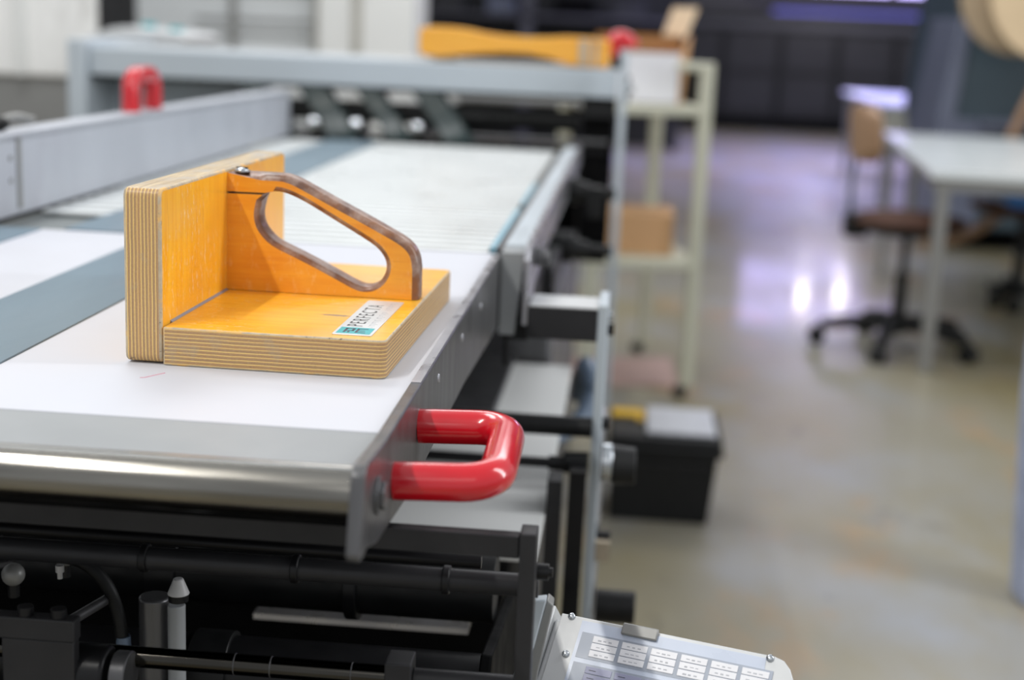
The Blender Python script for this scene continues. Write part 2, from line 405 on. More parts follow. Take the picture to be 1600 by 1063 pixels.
b = B().ball((.010, .1865, .1395), .0062, (1, 1, .5), 0, 24)
b.cyl((.010, .1865, .1388), (.010, .1865, .1400), .0072, mi=0)
sc_ = link('dome_screw', b, 'zinc', blk, label='chrome dome-head screw')
link('screw_slot', B().box((.0045, .1859, .1419), (.0155, .1871, .1428)), 'black', sc_)
# maker's plate, 32 x 146 mm, reading away from the camera
pl = link('maker_plate', B().prism(rounded(.1345, .1668, .0125, .160, .002), .0312, .0320, 'z'), 'plate', blk, bev=.0002, label='narrow white maker plate with teal emblem field')
link('emblem_field', B().box((.1368, .0165, .0320), (.1645, .0405, .03206)), 'teal_print', pl, smooth=False)
em = B()
for x0, x1, y0, y1 in ((.1415, .1436, .021, .036), (.1415, .1495, .034, .0362), (.1475, .1496, .027, .036), (.1436, .1496, .0262, .0282), (.1512, .1532, .021, .036), (.1512, .1600, .0342, .0362), (.1532, .1585, .0275, .0292), (.1532, .1600, .021, .0228), (.1450, .1468, .0205, .0252)):
    em.box((x0, y0, .03206), (x1, y1, .03212))
link('emblem', em, 'emblem', pl, smooth=False)
def text(body, size, loc, rot, mat, parent, name='lettering', sx=1.0, spacing=1.0):
    cu = bpy.data.curves.new(name, 'FONT'); cu.body = body; cu.size = size; cu.space_character = spacing
    cu.extrude = .00003; cu.materials.append(M[mat])
    o = bpy.data.objects.new(name, cu); COL.objects.link(o); o.parent = parent
    bpy.context.view_layer.update()
    me = bpy.data.meshes.new_from_object(o.evaluated_get(bpy.context.evaluated_depsgraph_get())); bpy.data.objects.remove(o)
    me.transform(Matrix.Translation(loc) @ Matrix.Rotation(rot[2], 4, 'Z') @ Matrix.Diagonal((sx, 1, 1, 1)))
    o = bpy.data.objects.new(name, me); COL.objects.link(o); o.parent = parent; return o
text('PERFECTA', .0190, (.1525, .0450, .03206), (0, 0, R(90)), 'ink', pl, sx=.86, spacing=1.34)
fl = B()
for i in range(21):
    y = .046+i*.0052
    if i in (6, 13): continue
    fl.box((.1572, y, .0320), (.1608+.0012*((i*7) % 3), y+.0009, .03206))
    if i % 2: fl.box((.1572, y, .0320), (.1580, y+.0030, .03206))
link('fine_print', fl, 'faint_ink', pl, smooth=False)

# ------------------------------------------------------------------ sheet table
tbl = thing('sheet_table', 'flat white metal delivery table of the printing machine carrying the jogging block', 'machine table', (-.5, 1.8, TZ-.06))
link('table_panel', B().box((-.835, .933, TZ-.012), (-.1585, 1.757, TZ)), 'white_sheet', tbl, smooth=False, label='white satin sheet metal panel')
b = B().prism([(.9325, TZ-.0004), (.862, .8905), (.862, .886), (.9325, TZ-.012)], -.835, -.1585, 'x')
link('front_lip', b, 'lip_grey', tbl, label='grey sloping front lip')
gs = link('guide_strip', B().box((-.593, .935, TZ), (-.484, 1.757, TZ+.0016)), 'belt', tbl, label='blue-grey guide strip running away from the camera')
link('guide_strip', B().box((-.835, .95, TZ), (-.742, 1.752, TZ+.0016)), 'belt', tbl, label='blue-grey guide strip beside the fence')
link('guide_strip', B().box((-.715, 1.762, TZ-.006), (-.592, 3.38, TZ+.0012)), 'belt', tbl, label='blue-grey guide strip across the slatted part')
link('bed_plate', B().box((-.835, 1.757, TZ-.03), (-.1585, 3.40, TZ-.0085)), 'slat_bed', tbl, smooth=False)
sb = B()
y = 1.772
while y < 3.37:
    sb.box((-.5905, y, TZ-.0035), (-.170, y+.0310, TZ-.0005)); y += .0435
link('slat_grid', sb, 'pale_slat', tbl, label='pale metal slats right of the guide strip')
sb = B(); y = 1.93
while y < 3.37:
    sb.box((-.815, y, TZ-.0035), (-.718, y+.0300, TZ-.0005)); y += .0515
link('slat_grid', sb, 'pale_slat', tbl, label='pale metal slats beside the fence')
link('edge_tape', B().box((-.1695, 1.80, TZ-.0085), (-.160, 2.22, TZ+.0006)).box((-.1695, 2.30, TZ-.0085), (-.160, 2.62, TZ+.0006)), 'cyan', tbl, label='light blue tape at the right edge')
# steel side plate: profile in y,z with the nose hanging down in front of the roller
prof = [(.822, .905), (.815, .900), (.806, .858), (.8055, .850), (.8085, .8465), (.816, .8455), (.845, .8405), (.93, .8330), (1.10, .8300), (1.40, .8230), (1.72, .8110), (1.735, .8120), (1.738, .905), (1.735, .9068), (.845, .9062)]
prof = [(.829, .9045), (.823, .8995), (.8105, .852), (.812, .8475), (.820, .8465), (.835, .8480), (.872, .8380), (1.0, .8270), (1.36, .8250), (1.72, .8090), (1.735, .8100), (1.738, .8985), (1.735, .8995), (.90, .9000), (.845, .9035)]
sp = link('side_plate', B().prism(prof, -.1578, -.1485, 'x'), 'steel', tbl, bev=.0016, seg=3, label='scratched dark steel side plate')
link('polished_edge', B().box((-.1570, 1.06, .8996), (-.1495, 1.72, .9006)), 'steel_edge', sp)
for yy, zz in ((1.159, .880), (1.329, .879), (1.50, .877), (1.06, .872)):
    link('pin', B().cyl((-.1487, yy, zz), (-.1474, yy, zz), .0042, .0036, 18), 'steel_edge', sp)
link('pen_mark', B().tube(smooth_path([(-.3655, 1.041, TZ), (-.362, 1.043, TZ), (-.357, 1.052, TZ), (-.352, 1.060, TZ)], 4), .0004, 6), 'pen_pink', tbl, label='faint pink pen mark on the white panel')
# roller
rl = link('roller', B().cyl((-.84, .868, .8725), (-.1582, .868, .8725), .0185, seg=64), 'polished', tbl, bev=.001, label='polished steel front roller')
rb_ = B().cyl((-.1488, .868, .8725), (-.1462, .868, .8725), .0125, seg=24).cyl((-.1465, .868, .8725), (-.1425, .868, .8725), .0098, seg=6)
link('roller_bolt', rb_, 'steel', tbl, bev=.0006)
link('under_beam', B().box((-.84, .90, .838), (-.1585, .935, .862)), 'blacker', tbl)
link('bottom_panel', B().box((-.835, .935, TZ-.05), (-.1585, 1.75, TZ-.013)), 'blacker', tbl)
# red handle, U tube in the horizontal plane
def u_handle(pa, pb, out, length, rc, n=6):
    """leg pa -> outwards -> leg pb; rounded corners of radius rc"""
    pa, pb, out = Vector(pa), Vector(pb), Vector(out).normalized(); s = (pb-pa).normalized()
    pts = [pa, pa+out*(length-rc)*.5, pa+out*(length-rc)]
    c1 = pa+out*(length-rc)+s*rc; c2 = pb+out*(length-rc)-s*rc
    for k in range(1, n+1):
        a = R(90*k/n); pts.append(c1+(-s*math.cos(a)+out*math.sin(a))*rc)
    pts.append((c1+c2)/2+out*rc)
    for k in range(n+1):
        a = R(90*k/n); pts.append(c2+(out*math.cos(a)+s*math.sin(a))*rc)
    pts += [pb+out*(length-rc)*.5, pb]
    return pts
hp = u_handle((-.1482, .935, .861), (-.1482, 1.052, .868), (1, 0, .04), .070, .024)
link('pull_handle', B().tube(hp, .0135, 28), 'red', tbl, label='red plastic-dipped pull handle')

# ------------------------------------------------------------------ left fence
fn = thing('side_fence', 'long upright grey metal fence along the left side of the table', 'machine fence', (-.83, 2.4, TZ))
link('fence_panel', B().box((-.835, 1.15, TZ+.002), (-.820, 3.42, 1.004)), 'fence', fn, bev=.001)
link('top_rail', B().box((-.862, 1.15, .996), (-.820, 3.42, 1.0075)), 'fence', fn, bev=.001, label='pale top flange')
link('joint_strip', B().box((-.8202, 1.862, .905), (-.8188, 1.875, 1.0)), 'desk_leg', fn)
for zz in (.955, .985):
    link('rivet', B().cyl((-.8202, 1.842, zz-.01), (-.8185, 1.842, zz-.01), .0035, seg=14), 'desk_leg', fn)
hp = u_handle((-.845, 2.382, 1.0075), (-.845, 2.495, 1.0075), (0, 0, 1), .060, .024)
link('pull_handle', B().tube(hp, .0155, 24), 'red', fn, label='red pull handle standing on the fence')
ck = thing('toggle_clamp', 'small black clamp knob with pale lever behind the left end of the fence', 'clamp', (-.85, 1.88, 1.0075))
link('knob', B().ball((-.846, 1.87, 1.018), .012, (1.2, 1, .8)).cyl((-.846, 1.87, 1.008), (-.846, 1.87, 1.02), .006), 'rubber', ck)
link('lever', B().tube(smooth_path([(-.846, 1.87, 1.020), (-.838, 1.90, 1.026), (-.83, 1.94, 1.020)], 5), .0055, 12), 'desk_leg', ck)

# ------------------------------------------------------------------ rail along the right edge beyond the side plate
rg = thing('side_guide_rail', 'long grey guide rail along the right edge of the slatted table', 'guide rail', (-.12, 2.5, .80))
b = B().prism([(-.147, .824), (-.128, .824), (-.118, .840), (-.118, .905), (-.122, .908), (-.147, .908)], 1.762, 3.36, 'y')
link('rail_body', b, 'grey_paint', rg, bev=.002)
b = B().prism([(1.70, .818), (1.70, .898), (1.712, .913), (3.38, .913), (3.38, .866), (1.95, .858), (1.84, .850), (1.73, .815)], -.1175, -.111, 'x')
link('outer_plate', b, 'steel_edge', rg, bev=.001, label='thin bright outer plate')
link('inner_ledge', B().box((-.158, 1.76, .897), (-.1475, 3.36, .9025)), 'steel', rg)
b = B().cyl((-.111, 1.80, .888), (-.101, 1.80, .888), .012, seg=20).cyl((-.101, 1.80, .888), (-.092, 1.80, .888), .009, seg=20)
link('clamp_screw', b, 'steel', rg, bev=.001)
link('end_block', B().prism([(-.1475, .80), (-.128, .80), (-.118, .904), (-.1475, .904)], 1.722, 1.762, 'y'), 'lip_grey', rg, bev=.001)
link('mounting_block', B().box((-.146, 1.74, .790), (-.112, 1.81, .855)), 'black', rg, bev=.002)
link('stud', B().cyl((-.140, 1.75, .755), (-.140, 1.75, .80), .003, seg=12), 'black', rg)

# ------------------------------------------------------------------ head beam at the far end of the table
hd = thing('feeder_unit', 'wide grey cross beam housing spanning the far end of the machine', 'machine head', (-.70, 3.75, .55))
link('beam', B().box((-1.366, 3.55, 1.016), (-.036, 3.74, 1.086)), 'grey_paint', hd, bev=.004, label='grey painted cross beam')
link('end_cover', B().box((-1.412, 3.52, .45), (-1.3665, 4.05, 1.104)), 'grey_paint', hd, bev=.004)
link('rear_flange', B().box((-1.366, 3.74, 1.070), (-.036, 3.84, 1.090)), 'panel_grey', hd, bev=.002, label='pale rear flange')
link('rear_panel', B().box((-1.3665, 3.70, .60), (-1.02, 3.74, 1.016)), 'grey_paint', hd)
link('shadow_gap_strip', B().box((-1.366, 3.556, 1.008), (-.036, 3.58, 1.0165)), 'blacker', hd)  # black strip stands in for the shaded gap below the beam
lid = link('top_cover', B().prism([(-1.62, 1.075), (-1.60, 1.088), (-1.50, 1.128), (-1.46, 1.134), (-1.30, 1.122), (-1.28, 1.108), (-1.29, 1.088), (-1.34, 1.0865)], 4.06, 4.42, 'y'), 'panel_grey', hd, bev=.004, label='pale sloping cover')
link('teal_clip', B().box((-1.452, 4.2, 1.131), (-1.43, 4.26, 1.146)).box((-1.372, 4.2, 1.126), (-1.345, 4.26, 1.137)), 'teal_print', lid)
link('cover_support', B().box((-1.60, 4.1, .5), (-1.30, 4.40, 1.078)), 'desk_leg', hd)
# curved dark green sheet arms under the beam
def arm(x0, x1, lean):
    w = (x1-x0)
    prof = [(3.64, 1.012), (3.60, .98), (3.575, .95), (3.545, .915), (3.50, .892), (3.46, .888), (3.455, .899), (3.49, .905), (3.52, .93), (3.54, .965), (3.55, 1.012)]
    q = B().prism(prof, x0, x1, 'x')
    for v in q.bm.verts: v.co.x += (1.012-v.co.z)*lean
    return q
for i, (x0, x1) in enumerate(((-.985, -.925), (-.838, -.765), (-.690, -.630), (-.548, -.475))):
    link('sheet_arm', arm(x0, x1, .85), 'dark_green', hd, bev=.003, label='slanting dark green sheet arm')
link('drive_shaft', B().cyl((-1.0, 3.62, .952), (-.125, 3.62, .952), .026, seg=32).cyl((-.44, 3.62, .952), (-.36, 3.62, .952), .032), 'rubber', hd, label='black roller shaft')
link('upper_roller', B().cyl((-.50, 4.14, .982), (-.125, 4.14, .982), .018, seg=28), 'panel_grey', hd, label='pale grey roller shaft')
link('thin_rod', B().cyl((-1.1, 3.56, .907), (-.05, 3.56, .907), .007, seg=16), 'steel', hd)
link('thin_rod', B().cyl((-1.1, 3.60, .880), (-.05, 3.60, .880), .010, seg=16), 'black', hd)
for x in (-.985, -.875, -.785, -.68, -.60, -.525, -.46):
    link('collar', B().cyl((x-.012, 3.545, .922), (x+.012, 3.545, .922), .017, seg=22), 'zinc' if x not in (-.985, -.875) else 'steel', hd, bev=.002)
    link('carrier', B().box((x-.020, 3.56, .872), (x+.020, 3.62, .938)), 'black', hd, bev=.004)
link('gear_box', B().box((-.120, 3.56, .965), (-.036, 3.72, 1.015)), 'rubber', hd, bev=.003)
link('bearing_wall', B().box((-.118, 3.60, .60), (-.040, 3.70, .966)), 'blacker', hd)
link('lower_board', B().box((-1.3, 3.46, .858), (-.125, 3.52, .878)), 'cream', hd, label='cream strip under the rods')
link('lit_gap_backing', B().box((-1.15, 4.16, .955), (-.50, 4.19, .990)), 'pillar', hd, label='added pale strip for the lit gaps behind the arms')  # added pale board in place of lit things seen between the arms
link('red_tag', B().box((-.655, 3.76, .995), (-.630, 3.77, 1.012)), 'red', hd)
# post at the right end with a red knob on top
ps = thing('head_post', 'slim upright steel post at the right end of the cross beam', 'machine post', (-.022, 3.46, .40))
link('post_bar', B().box((-.030, 3.44, 0), (-.012, 3.50, 1.135)), 'grey_paint', ps, bev=.002)
link('slot_plate', B().box((-.012, 3.45, 1.01), (-.006, 3.48, 1.075)), 'black', ps)
link('hinge', B().cyl((-.012, 3.45, 1.045), (.004, 3.45, 1.045), .010, seg=16), 'zinc', ps)
kb = thing('red_knob', 'red knob on a black stem at the right end of the cross beam', 'knob', (-.042, 3.62, 1.0865))
link('stem', B().cyl((-.042, 3.62, 1.0865), (-.042, 3.62, 1.125), .014), 'rubber', kb)
link('knob_cap', B().tube(smooth_path([(-.058, 3.62, 1.118), (-.052, 3.62, 1.15), (-.034, 3.62, 1.160), (-.014, 3.62, 1.150), (-.010, 3.62, 1.140)], 5), .022, 20), 'red', kb)
# second block lying on the beam
top = [(-.535, 1.160), (-.530, 1.168), (-.500, 1.171), (-.46, 1.171), (-.42, 1.168), (-.38, 1.161), (-.33, 1.156), (-.27, 1.154), (-.22, 1.156), (-.17, 1.160), (-.12, 1.160), (-.062, 1.156), (-.058, 1.150)]
bot = [(-.058, 1.094), (-.066, 1.0885), (-.13, 1.0885), (-.17, 1.094), (-.21, 1.106), (-.26, 1.114), (-.32, 1.114), (-.38, 1.110), (-.43, 1.104), (-.48, 1.098), (-.525, 1.100), (-.535, 1.108)]
wb = thing('dumbbell_jogging_block', 'orange dumbbell-shaped wooden jogging block lying on the grey cross beam', 'jogging block', (-.30, 3.64, 1.0865))
link('block_body', B().prism(top+bot, 3.585, 3.70, 'y'), 'ven_far', wb, bev=.008, seg=3, ang=50)
link('end_plies', B().box((-.135, 3.581, 1.093), (-.112, 3.585, 1.155)).box((-.100, 3.581, 1.093), (-.088, 3.585, 1.155)), 'grimy_wood', wb, label='pale worn end grain')
link('foot_strip', B().box((-.50, 3.60, 1.0866), (-.10, 3.69, 1.0892)).box((-.50, 3.61, 1.0892), (-.45, 3.68, 1.103)), 'grimy_wood', wb)

# ------------------------------------------------------------------ right-hand support frame near the camera
fr = thing('support_frame', 'slim grey upright side frame with bracket arm beside the table', 'machine frame', (-.022, 1.75, 0))
link('upright_plate', B().box((-.0245, 1.70, 0), (-.0125, 1.80, .848)), 'grey_paint', fr, bev=.0015)
link('bracket_arm', B().box((-.1115, 1.70, .802), (-.0248, 1.775, .8425)), 'charcoal', fr, bev=.0012, label='dark bracket arm with pale top')
link('arm_top', B().box((-.1085, 1.7008, .8425), (-.0248, 1.775, .8440)), 'panel_grey', fr)
link('bolt', B().cyl((-.0125, 1.72, .832), (-.0065, 1.72, .832), .0065, seg=6), 'zinc', fr)
link('bolt', B().cyl((-.0125, 1.72, .815), (-.0045, 1.72, .815), .0075, seg=16), 'black', fr)
link('bolt', B().cyl((-.0125, 1.72, .695), (-.0045, 1.72, .695), .0075, seg=16), 'black', fr)
link('tie_bar', B().cyl((-.60, 1.70, .694), (-.0245, 1.70, .694), .0125, seg=24), 'rubber', fr, label='thick black tie bar')
link('thumb_screw', B().cyl((-.0125, 1.72, .545), (.006, 1.72, .545), .008, seg=16), 'black', fr)
link('lower_plate', B().box((-.0125, 1.735, .0), (-.0085, 1.79, .70)), 'steel_edge', fr)
link('clamp_tag', B().box((-.012, 1.70, .52), (.006, 1.72, .545)), 'grimy_wood', fr)
sh = thing('adjusting_spindle', 'thin black adjusting spindle with black knob passing through the grey side frame', 'spindle', (-.1, 1.68, .65))
link('spindle_rod', B().cyl((-.60, 1.675, .653), (-.06, 1.675, .653), .0062, seg=18).cyl((-.075, 1.675, .653), (-.055, 1.675, .653), .009), 'black', sh)
link('coupling', B().cyl((-.057, 1.675, .655), (-.026, 1.675, .655), .013, .0145, 24), 'rubber', sh, bev=.002)
link('flange', B().cyl((-.011, 1.675, .658), (.0035, 1.675, .658), .024, seg=32), 'zinc', sh, bev=.002, label='silver flange')
link('hand_knob', B().cyl((.0035, 1.675, .656), (.032, 1.675, .656), .0245, .0225, 32), 'tool_black', sh, bev=.002, label='black cylindrical knob')
sh2 = thing('adjusting_screw', 'black cylindrical knob low on the outer side of the grey frame', 'knob', (.015, 1.70, .43))
link('knob_body', B().cyl((-.008, 1.72, .452), (.043, 1.72, .452), .0215, seg=28), 'rubber', sh2, bev=.002)
link('knob_shaft', B().cyl((-.085, 1.535, .478), (-.0245, 1.535, .478), .020, seg=24), 'black', sh2)
# spring plungers between rail and frame
for (zz, yy, lab) in ((.782, 2.6, 'lower black stepped coupling between guide rail and post'), (.872, 2.75, 'upper black angled coupling between guide rail and post')):
    cp = thing('stepped_coupling', lab, 'coupling', (-.08, yy, zz-.03))
    b = B().cyl((-.150 if zz < .8 else -.1105, yy, zz), (-.092, yy, zz), .026, seg=24).cyl((-.092, yy, zz), (-.06, yy, zz-.002), .022, .014).cyl((-.06, yy, zz-.002), (-.020, yy, zz-.002), .011)
    if zz > .8: b.box((-.075, yy-.02, zz-.05), (-.045, yy+.02, zz+.01))
    link('coupling_body', b, 'rubber', cp, bev=.0015)

# ------------------------------------------------------------------ lower sheet tray and housing beneath the table
tr = thing('lower_tray', 'pale grey sheet tray beneath the table behind the red handle', 'tray', (-.4, 1.9, .60))
link('tray_plate', B().box((-.90, 1.44, .612), (-.0725, 2.34, .620)), 'pillar', tr, bev=.001, smooth=False)
link('tray_step', B().box((-.90, 1.98, .620), (-.170, 2.36, .632)), 'steel', tr, bev=.002, label='darker grey step across the tray')
link('tray_clip', B().box((-.224, 1.39, .600), (-.188, 1.425, .622)), 'stripe_white', tr, bev=.003, label='small white clip')
link('lower_rail', B().box((-.36, 1.36, .560), (-.135, 1.39, .566)), 'steel_edge', tr)
ho = thing('drive_housing', 'dark grey drive housing under the table beside the sheet tray', 'machine housing', (-.3, 2.5, 0))
link('housing_body', B().box((-.80, 2.36, .05), (-.110, 3.44, .700)), 'steel', ho, bev=.008)
link('housing_top', B().box((-.80, 2.28, .742), (-.108, 2.50, .800)).box((-.40, 2.10, .735), (-.125, 2.30, .80)), 'black', ho, bev=.006)
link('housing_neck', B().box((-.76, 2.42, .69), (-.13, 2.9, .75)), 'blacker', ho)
hs = solo('air_hose', B().tube(smooth_path([(-.060, 2.42, .55), (-.052, 2.36, .610), (-.046, 2.31, .628), (-.038, 2.27, .615), (-.036, 2.26, .590), (-.050, 2.22, .560), (-.085, 2.18, .545), (-.130, 2.10, .548), (-.19, 2.0, .560), (-.26, 1.92, .565)], 8), .0165, 18), 'hose', 'curved blue-grey air hose looping beside the lower tray', 'hose')
bd = thing('machine_cabinet', 'dark lower body of the printing machine beneath the table', 'machine body', (-.7, 2.6, 0))
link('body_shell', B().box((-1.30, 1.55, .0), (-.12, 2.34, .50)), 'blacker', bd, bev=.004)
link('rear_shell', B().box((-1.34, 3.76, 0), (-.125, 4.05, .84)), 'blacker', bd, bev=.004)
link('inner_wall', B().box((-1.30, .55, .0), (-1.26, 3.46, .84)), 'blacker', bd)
link('inner_backdrop', B().box((-1.26, 1.70, .30), (-.30, 1.74, .600)), 'blacker', bd)  # black backdrop added to keep the view under the table dark
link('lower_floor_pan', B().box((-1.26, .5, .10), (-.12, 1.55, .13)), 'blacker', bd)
for x0, x1, y0 in ((-.071, -.054, 1.58), (-.047, -.027, 1.62)):
    s_ = solo('frame_strut', B().prism([(x0, .66), (x1, .66), (x1-.002, .13), (x0-.004, .13)], y0, y0+.04, 'y'), 'charcoal' if x0 < -.06 else 'black', 'dark upright strut right of the lower tray'+(', the inner of the two' if x0 < -.06 else ', next to the grey frame'), 'strut', group='dark struts')

# ------------------------------------------------------------------ black front frame and shafts
ff = thing('front_frame', 'matt charcoal rectangular frame in front of and below the roller', 'machine frame', (-.3, .95, .55))
link('cross_bar', B().box((-.84, .945, .806), (-.060, .957, .8225)), 'charcoal', ff, bev=.0008)
link('upright_bar', B().box((-.0595, .940, .560), (-.0475, .962, .8265)), 'charcoal', ff, bev=.001)
link('upright_bar', B().box((-.860, .940, .560), (-.842, .962, .8265)), 'charcoal', ff, bev=.001)
link('pivot_bolt', B().cyl((-.0475, .965, .790), (-.039, .965, .790), .006, seg=20).cyl((-.039, .965, .790), (-.036, .965, .790), .0035), 'black', ff)
def shaft(name, p0, p1, r, mat, label, collars=(), cm='black'):
    t = thing(name, label, 'shaft', ((p0[0]+p1[0])/2, p0[1], p0[2]-r), group='cross shafts')
    link('shaft_bar', B().cyl(p0, p1, r, seg=32), mat, t, bev=.0006)
    for x, w, rr in collars:
        link('collar', B().cyl((x, p0[1], p0[2]), (x+w, p0[1], p0[2]), rr, seg=26), cm, t, bev=.001)
    return t
shaft('round_shaft', (-.85, 1.0, .7645), (-.0475, 1.0, .7645), .0088, 'charcoal', 'long dark round shaft just below the charcoal cross bar', [(-.352, .006, .011), (-.235, .006, .011), (-.12, .006, .011)])
shaft('grooved_shaft', (-.75, .985, .690), (-.155, .985, .690), .0080, 'groove', 'polished steel shaft with fine grooves at the bottom edge', [(-.275, .001, .0083), (-.247, .001, .0083), (-.185, .001, .0083)], 'steel')
shaft('pressure_roller', (-.85, 1.26, .655), (-.10, 1.26, .655), .034, 'rubber', 'thick black roller deep below the table, the upper one', [(-.60, .03, .037), (-.43, .03, .037), (-.24, .012, .040)], 'black')
shaft('pressure_roller', (-.85, 1.16, .600), (-.10, 1.16, .600), .030, 'black', 'thick black roller just above the grooved shaft', [(-.52, .02, .033), (-.36, .035, .034)], 'rubber')
shaft('round_shaft', (-.85, 1.10, .742), (-.10, 1.10, .742), .006, 'black', 'thin dark shaft behind the long round shaft')
sh_ = solo('shaft_bearing', B().box((-.158, .972, .676), (-.138, .998, .706)).cyl((-.138, .985, .690), (-.06, .985, .690), .008), 'charcoal', 'charcoal bearing block at the right end of the grooved shaft', 'bearing', bev=.001)
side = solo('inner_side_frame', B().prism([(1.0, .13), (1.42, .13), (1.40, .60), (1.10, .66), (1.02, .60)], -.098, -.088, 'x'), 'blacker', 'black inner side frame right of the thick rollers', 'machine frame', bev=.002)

# interior details, lower left
cb = thing('clamp_block', 'black machined clamp block at the lower left corner', 'clamp', (-.42, .95, .66))
link('block_body', B().box((-.475, .945, .716), (-.384, .958, .733)).box((-.440, .946, .680), (-.385, .957, .716)), 'charcoal', cb, bev=.001)
for x in (-.423, -.398):
    link('cap_screw', B().cyl((x, .9515, .733), (x, .9515, .740), .0058, seg=20), 'black', cb, bev=.0006)
cp2 = thing('shaft_clamp', 'glossy black round clamp on the bottom shaft at lower left', 'clamp', (-.37, .965, .66))
link('clamp_ring', B().cyl((-.405, .968, .683), (-.366, .968, .683), .021, seg=32), 'black', cp2, bev=.003)
link('clamp_disc', B().cyl((-.362, .968, .683), (-.350, .968, .683), .018, seg=32), 'steel', cp2, bev=.001)
bl = thing('ball_knob', 'grey ball knob at the far left beneath the roller', 'knob', (-.50, 1.12, .68))
link('ball', B().ball((-.508, 1.12, .692), .0100), 'desk_leg', bl)
link('ball_stem', B().cyl((-.508, 1.12, .672), (-.508, 1.12, .685), .005), 'black', bl)
bl2 = copy_tree(bl); bl2.location = (-.470, 1.16, .685); bl2['label'] = 'second grey ball knob right behind the first at far left'
solo('guide_bar', B().box((-.62, 1.05, .655), (-.612, 1.32, .66), 0, Matrix.Rotation(R(-52), 3, 'Z')), 'steel', 'flat steel bar lying diagonally at the far left below the roller', 'bar')
solo('indicator_pin', B().cyl((-.458, 1.10, .700), (-.458, 1.10, .706), .0022).cyl((-.458, 1.10, .706), (-.458, 1.10, .712), .0036), 'stripe_white', 'tiny pale indicator pin left of the black cable', 'pin')
solo('pivot_rod', B().cyl((-.430, 1.0, .694), (-.418, 1.10, .684), .0045), 'steel', 'slanting steel rod right behind the clamp block', 'rod')
cbw = thing('ribbed_cable', 'black ribbed cable curving down with a pale end sleeve', 'cable', (-.39, 1.1, .62))
link('cable', B().tube(smooth_path([(-.47, 1.10, .722), (-.438, 1.10, .716), (-.418, 1.10, .698), (-.408, 1.10, .672), (-.405, 1.10, .650)], 7), .0055, 14), 'rubber', cbw)
link('end_sleeve', B().cyl((-.404, 1.10, .652), (-.403, 1.10, .628), .0062, seg=18), 'hose', cbw, label='pale blue end sleeve')
cy = thing('pneumatic_cylinder', 'grey metal pneumatic cylinder standing under the roller', 'cylinder', (-.37, 1.12, .60))
link('barrel', B().cyl((-.383, 1.12, .600), (-.383, 1.12, .682), .0135, seg=28), 'steel', cy, bev=.002)
link('pipe', B().cyl((-.3605, 1.11, .600), (-.3605, 1.11, .680), .0075, seg=20), 'lip_grey', cy, bev=.001)
link('cap', B().cyl((-.3555, 1.10, .694), (-.3555, 1.10, .708), .0095, .004, 20), 'stripe_white', cy, bev=.001, label='white conical cap')
link('cap_seat', B().cyl((-.3555, 1.10, .688), (-.3555, 1.10, .694), .0085, seg=20), 'black', cy)
sc2 = solo('paper_scrap', B().prism([(-.46, 1.28), (-.45, 1.33), (-.39, 1.335), (-.352, 1.30), (-.40, 1.27)], .6895, .6915, 'z'), 'belt', 'crumpled dark sheet scrap on the rollers below the table', 'scrap')

# ------------------------------------------------------------------ control panel, lower right
A_ = Vector((-.032, 1.105, .70)); U_ = Vector((.167, -.054, 0)).normalized()
V_ = Vector((-.218, -.673, -.706)); V_ = (V_-U_*V_.dot(U_)).normalized(); N_ = V_.cross(U_).normalized()
if N_.z < 0: N_ = -N_
cpn = bpy.data.objects.new('control_panel', None); COL.objects.link(cpn)
mx = Matrix((U_, -V_, N_)).transposed().to_4x4(); mx.translation = A_
if mx.determinant() < 0: mx = Matrix((U_, V_, N_)).transposed().to_4x4(); mx.translation = A_
cpn.matrix_world = mx; OFF[cpn.name] = Vector((0, 0, 0))
cpn['label'] = 'tilted light grey control panel with membrane keys at the lower right'; cpn['category'] = 'control panel'
# local frame: x along the top edge, y up the slope (so rows go to negative y), z out of the face
face = [(0, 0), (.178, 0), (.186, -.002), (.192, -.008), (.196, -.016), (.212, -.16), (0, -.16)]
link('face_plate', B().prism(face, -.004, 0, 'z'), 'panel_grey', cpn, bev=.0008)
link('housing', B().prism([(-.006, -.004), (.184, -.004), (.196, -.020), (.212, -.16), (-.006, -.16)], -.05, -.004, 'z'), 'panel_grey', cpn, bev=.003)
link('side_flange', B().box((-.012, -.16, -.02), (-.006, .004, .003)), 'panel_grey', cpn, bev=.001)
link('membrane', B().prism([(.019, -.003), (.172, -.003), (.186, -.16), (.019, -.16)], 0, .0004, 'z'), 'panel_blue', cpn, label='pale blue membrane sheet')
link('key_field', B().box((.022, -.0345, .0004), (.180, -.0125, .0007)), 'panel_field', cpn)
link('key_field', B().box((.022, -.110, .0004), (.184, -.0385, .0007)), 'panel_field', cpn)
link('label_holder', B().box((.054, -.0085, .0004), (.084, .0015, .0038)), 'desk_leg', cpn, bev=.001, label='dark grey label holder')
for i in range(6):
    for j in range(3):
        x = .0325+i*.0247; y_ = -.0142-j*.0062
        k_ = link('key', B().box((x, y_-.0056, .0007), (x+.0215, y_, .0013)), 'key_white', cpn, bev=.0003)
        q = B()
        rr_ = random.Random(i*7+j)
        for m_ in range(3):
            xx = x+.0045+m_*.0045
            q.box((xx, y_-.0034-rr_.random()*.0008, .0013), (xx+.0022+rr_.random()*.001, y_-.0028, .00136))
        link('key_legend', q, 'faint_ink', k_, smooth=False)
for i in range(6):
    for j in range(4):
        x = .0335+i*.0247; y_ = -.0405-j*.0066
        k_ = link('key', B().box((x, y_-.0058, .0007), (x+.0220, y_, .0013)), 'key_lilac', cpn, bev=.0003)
        link('key_legend', B().box((x+.003, y_-.0032, .0013), (x+.009, y_-.0027, .00136)), 'ink', k_, smooth=False)
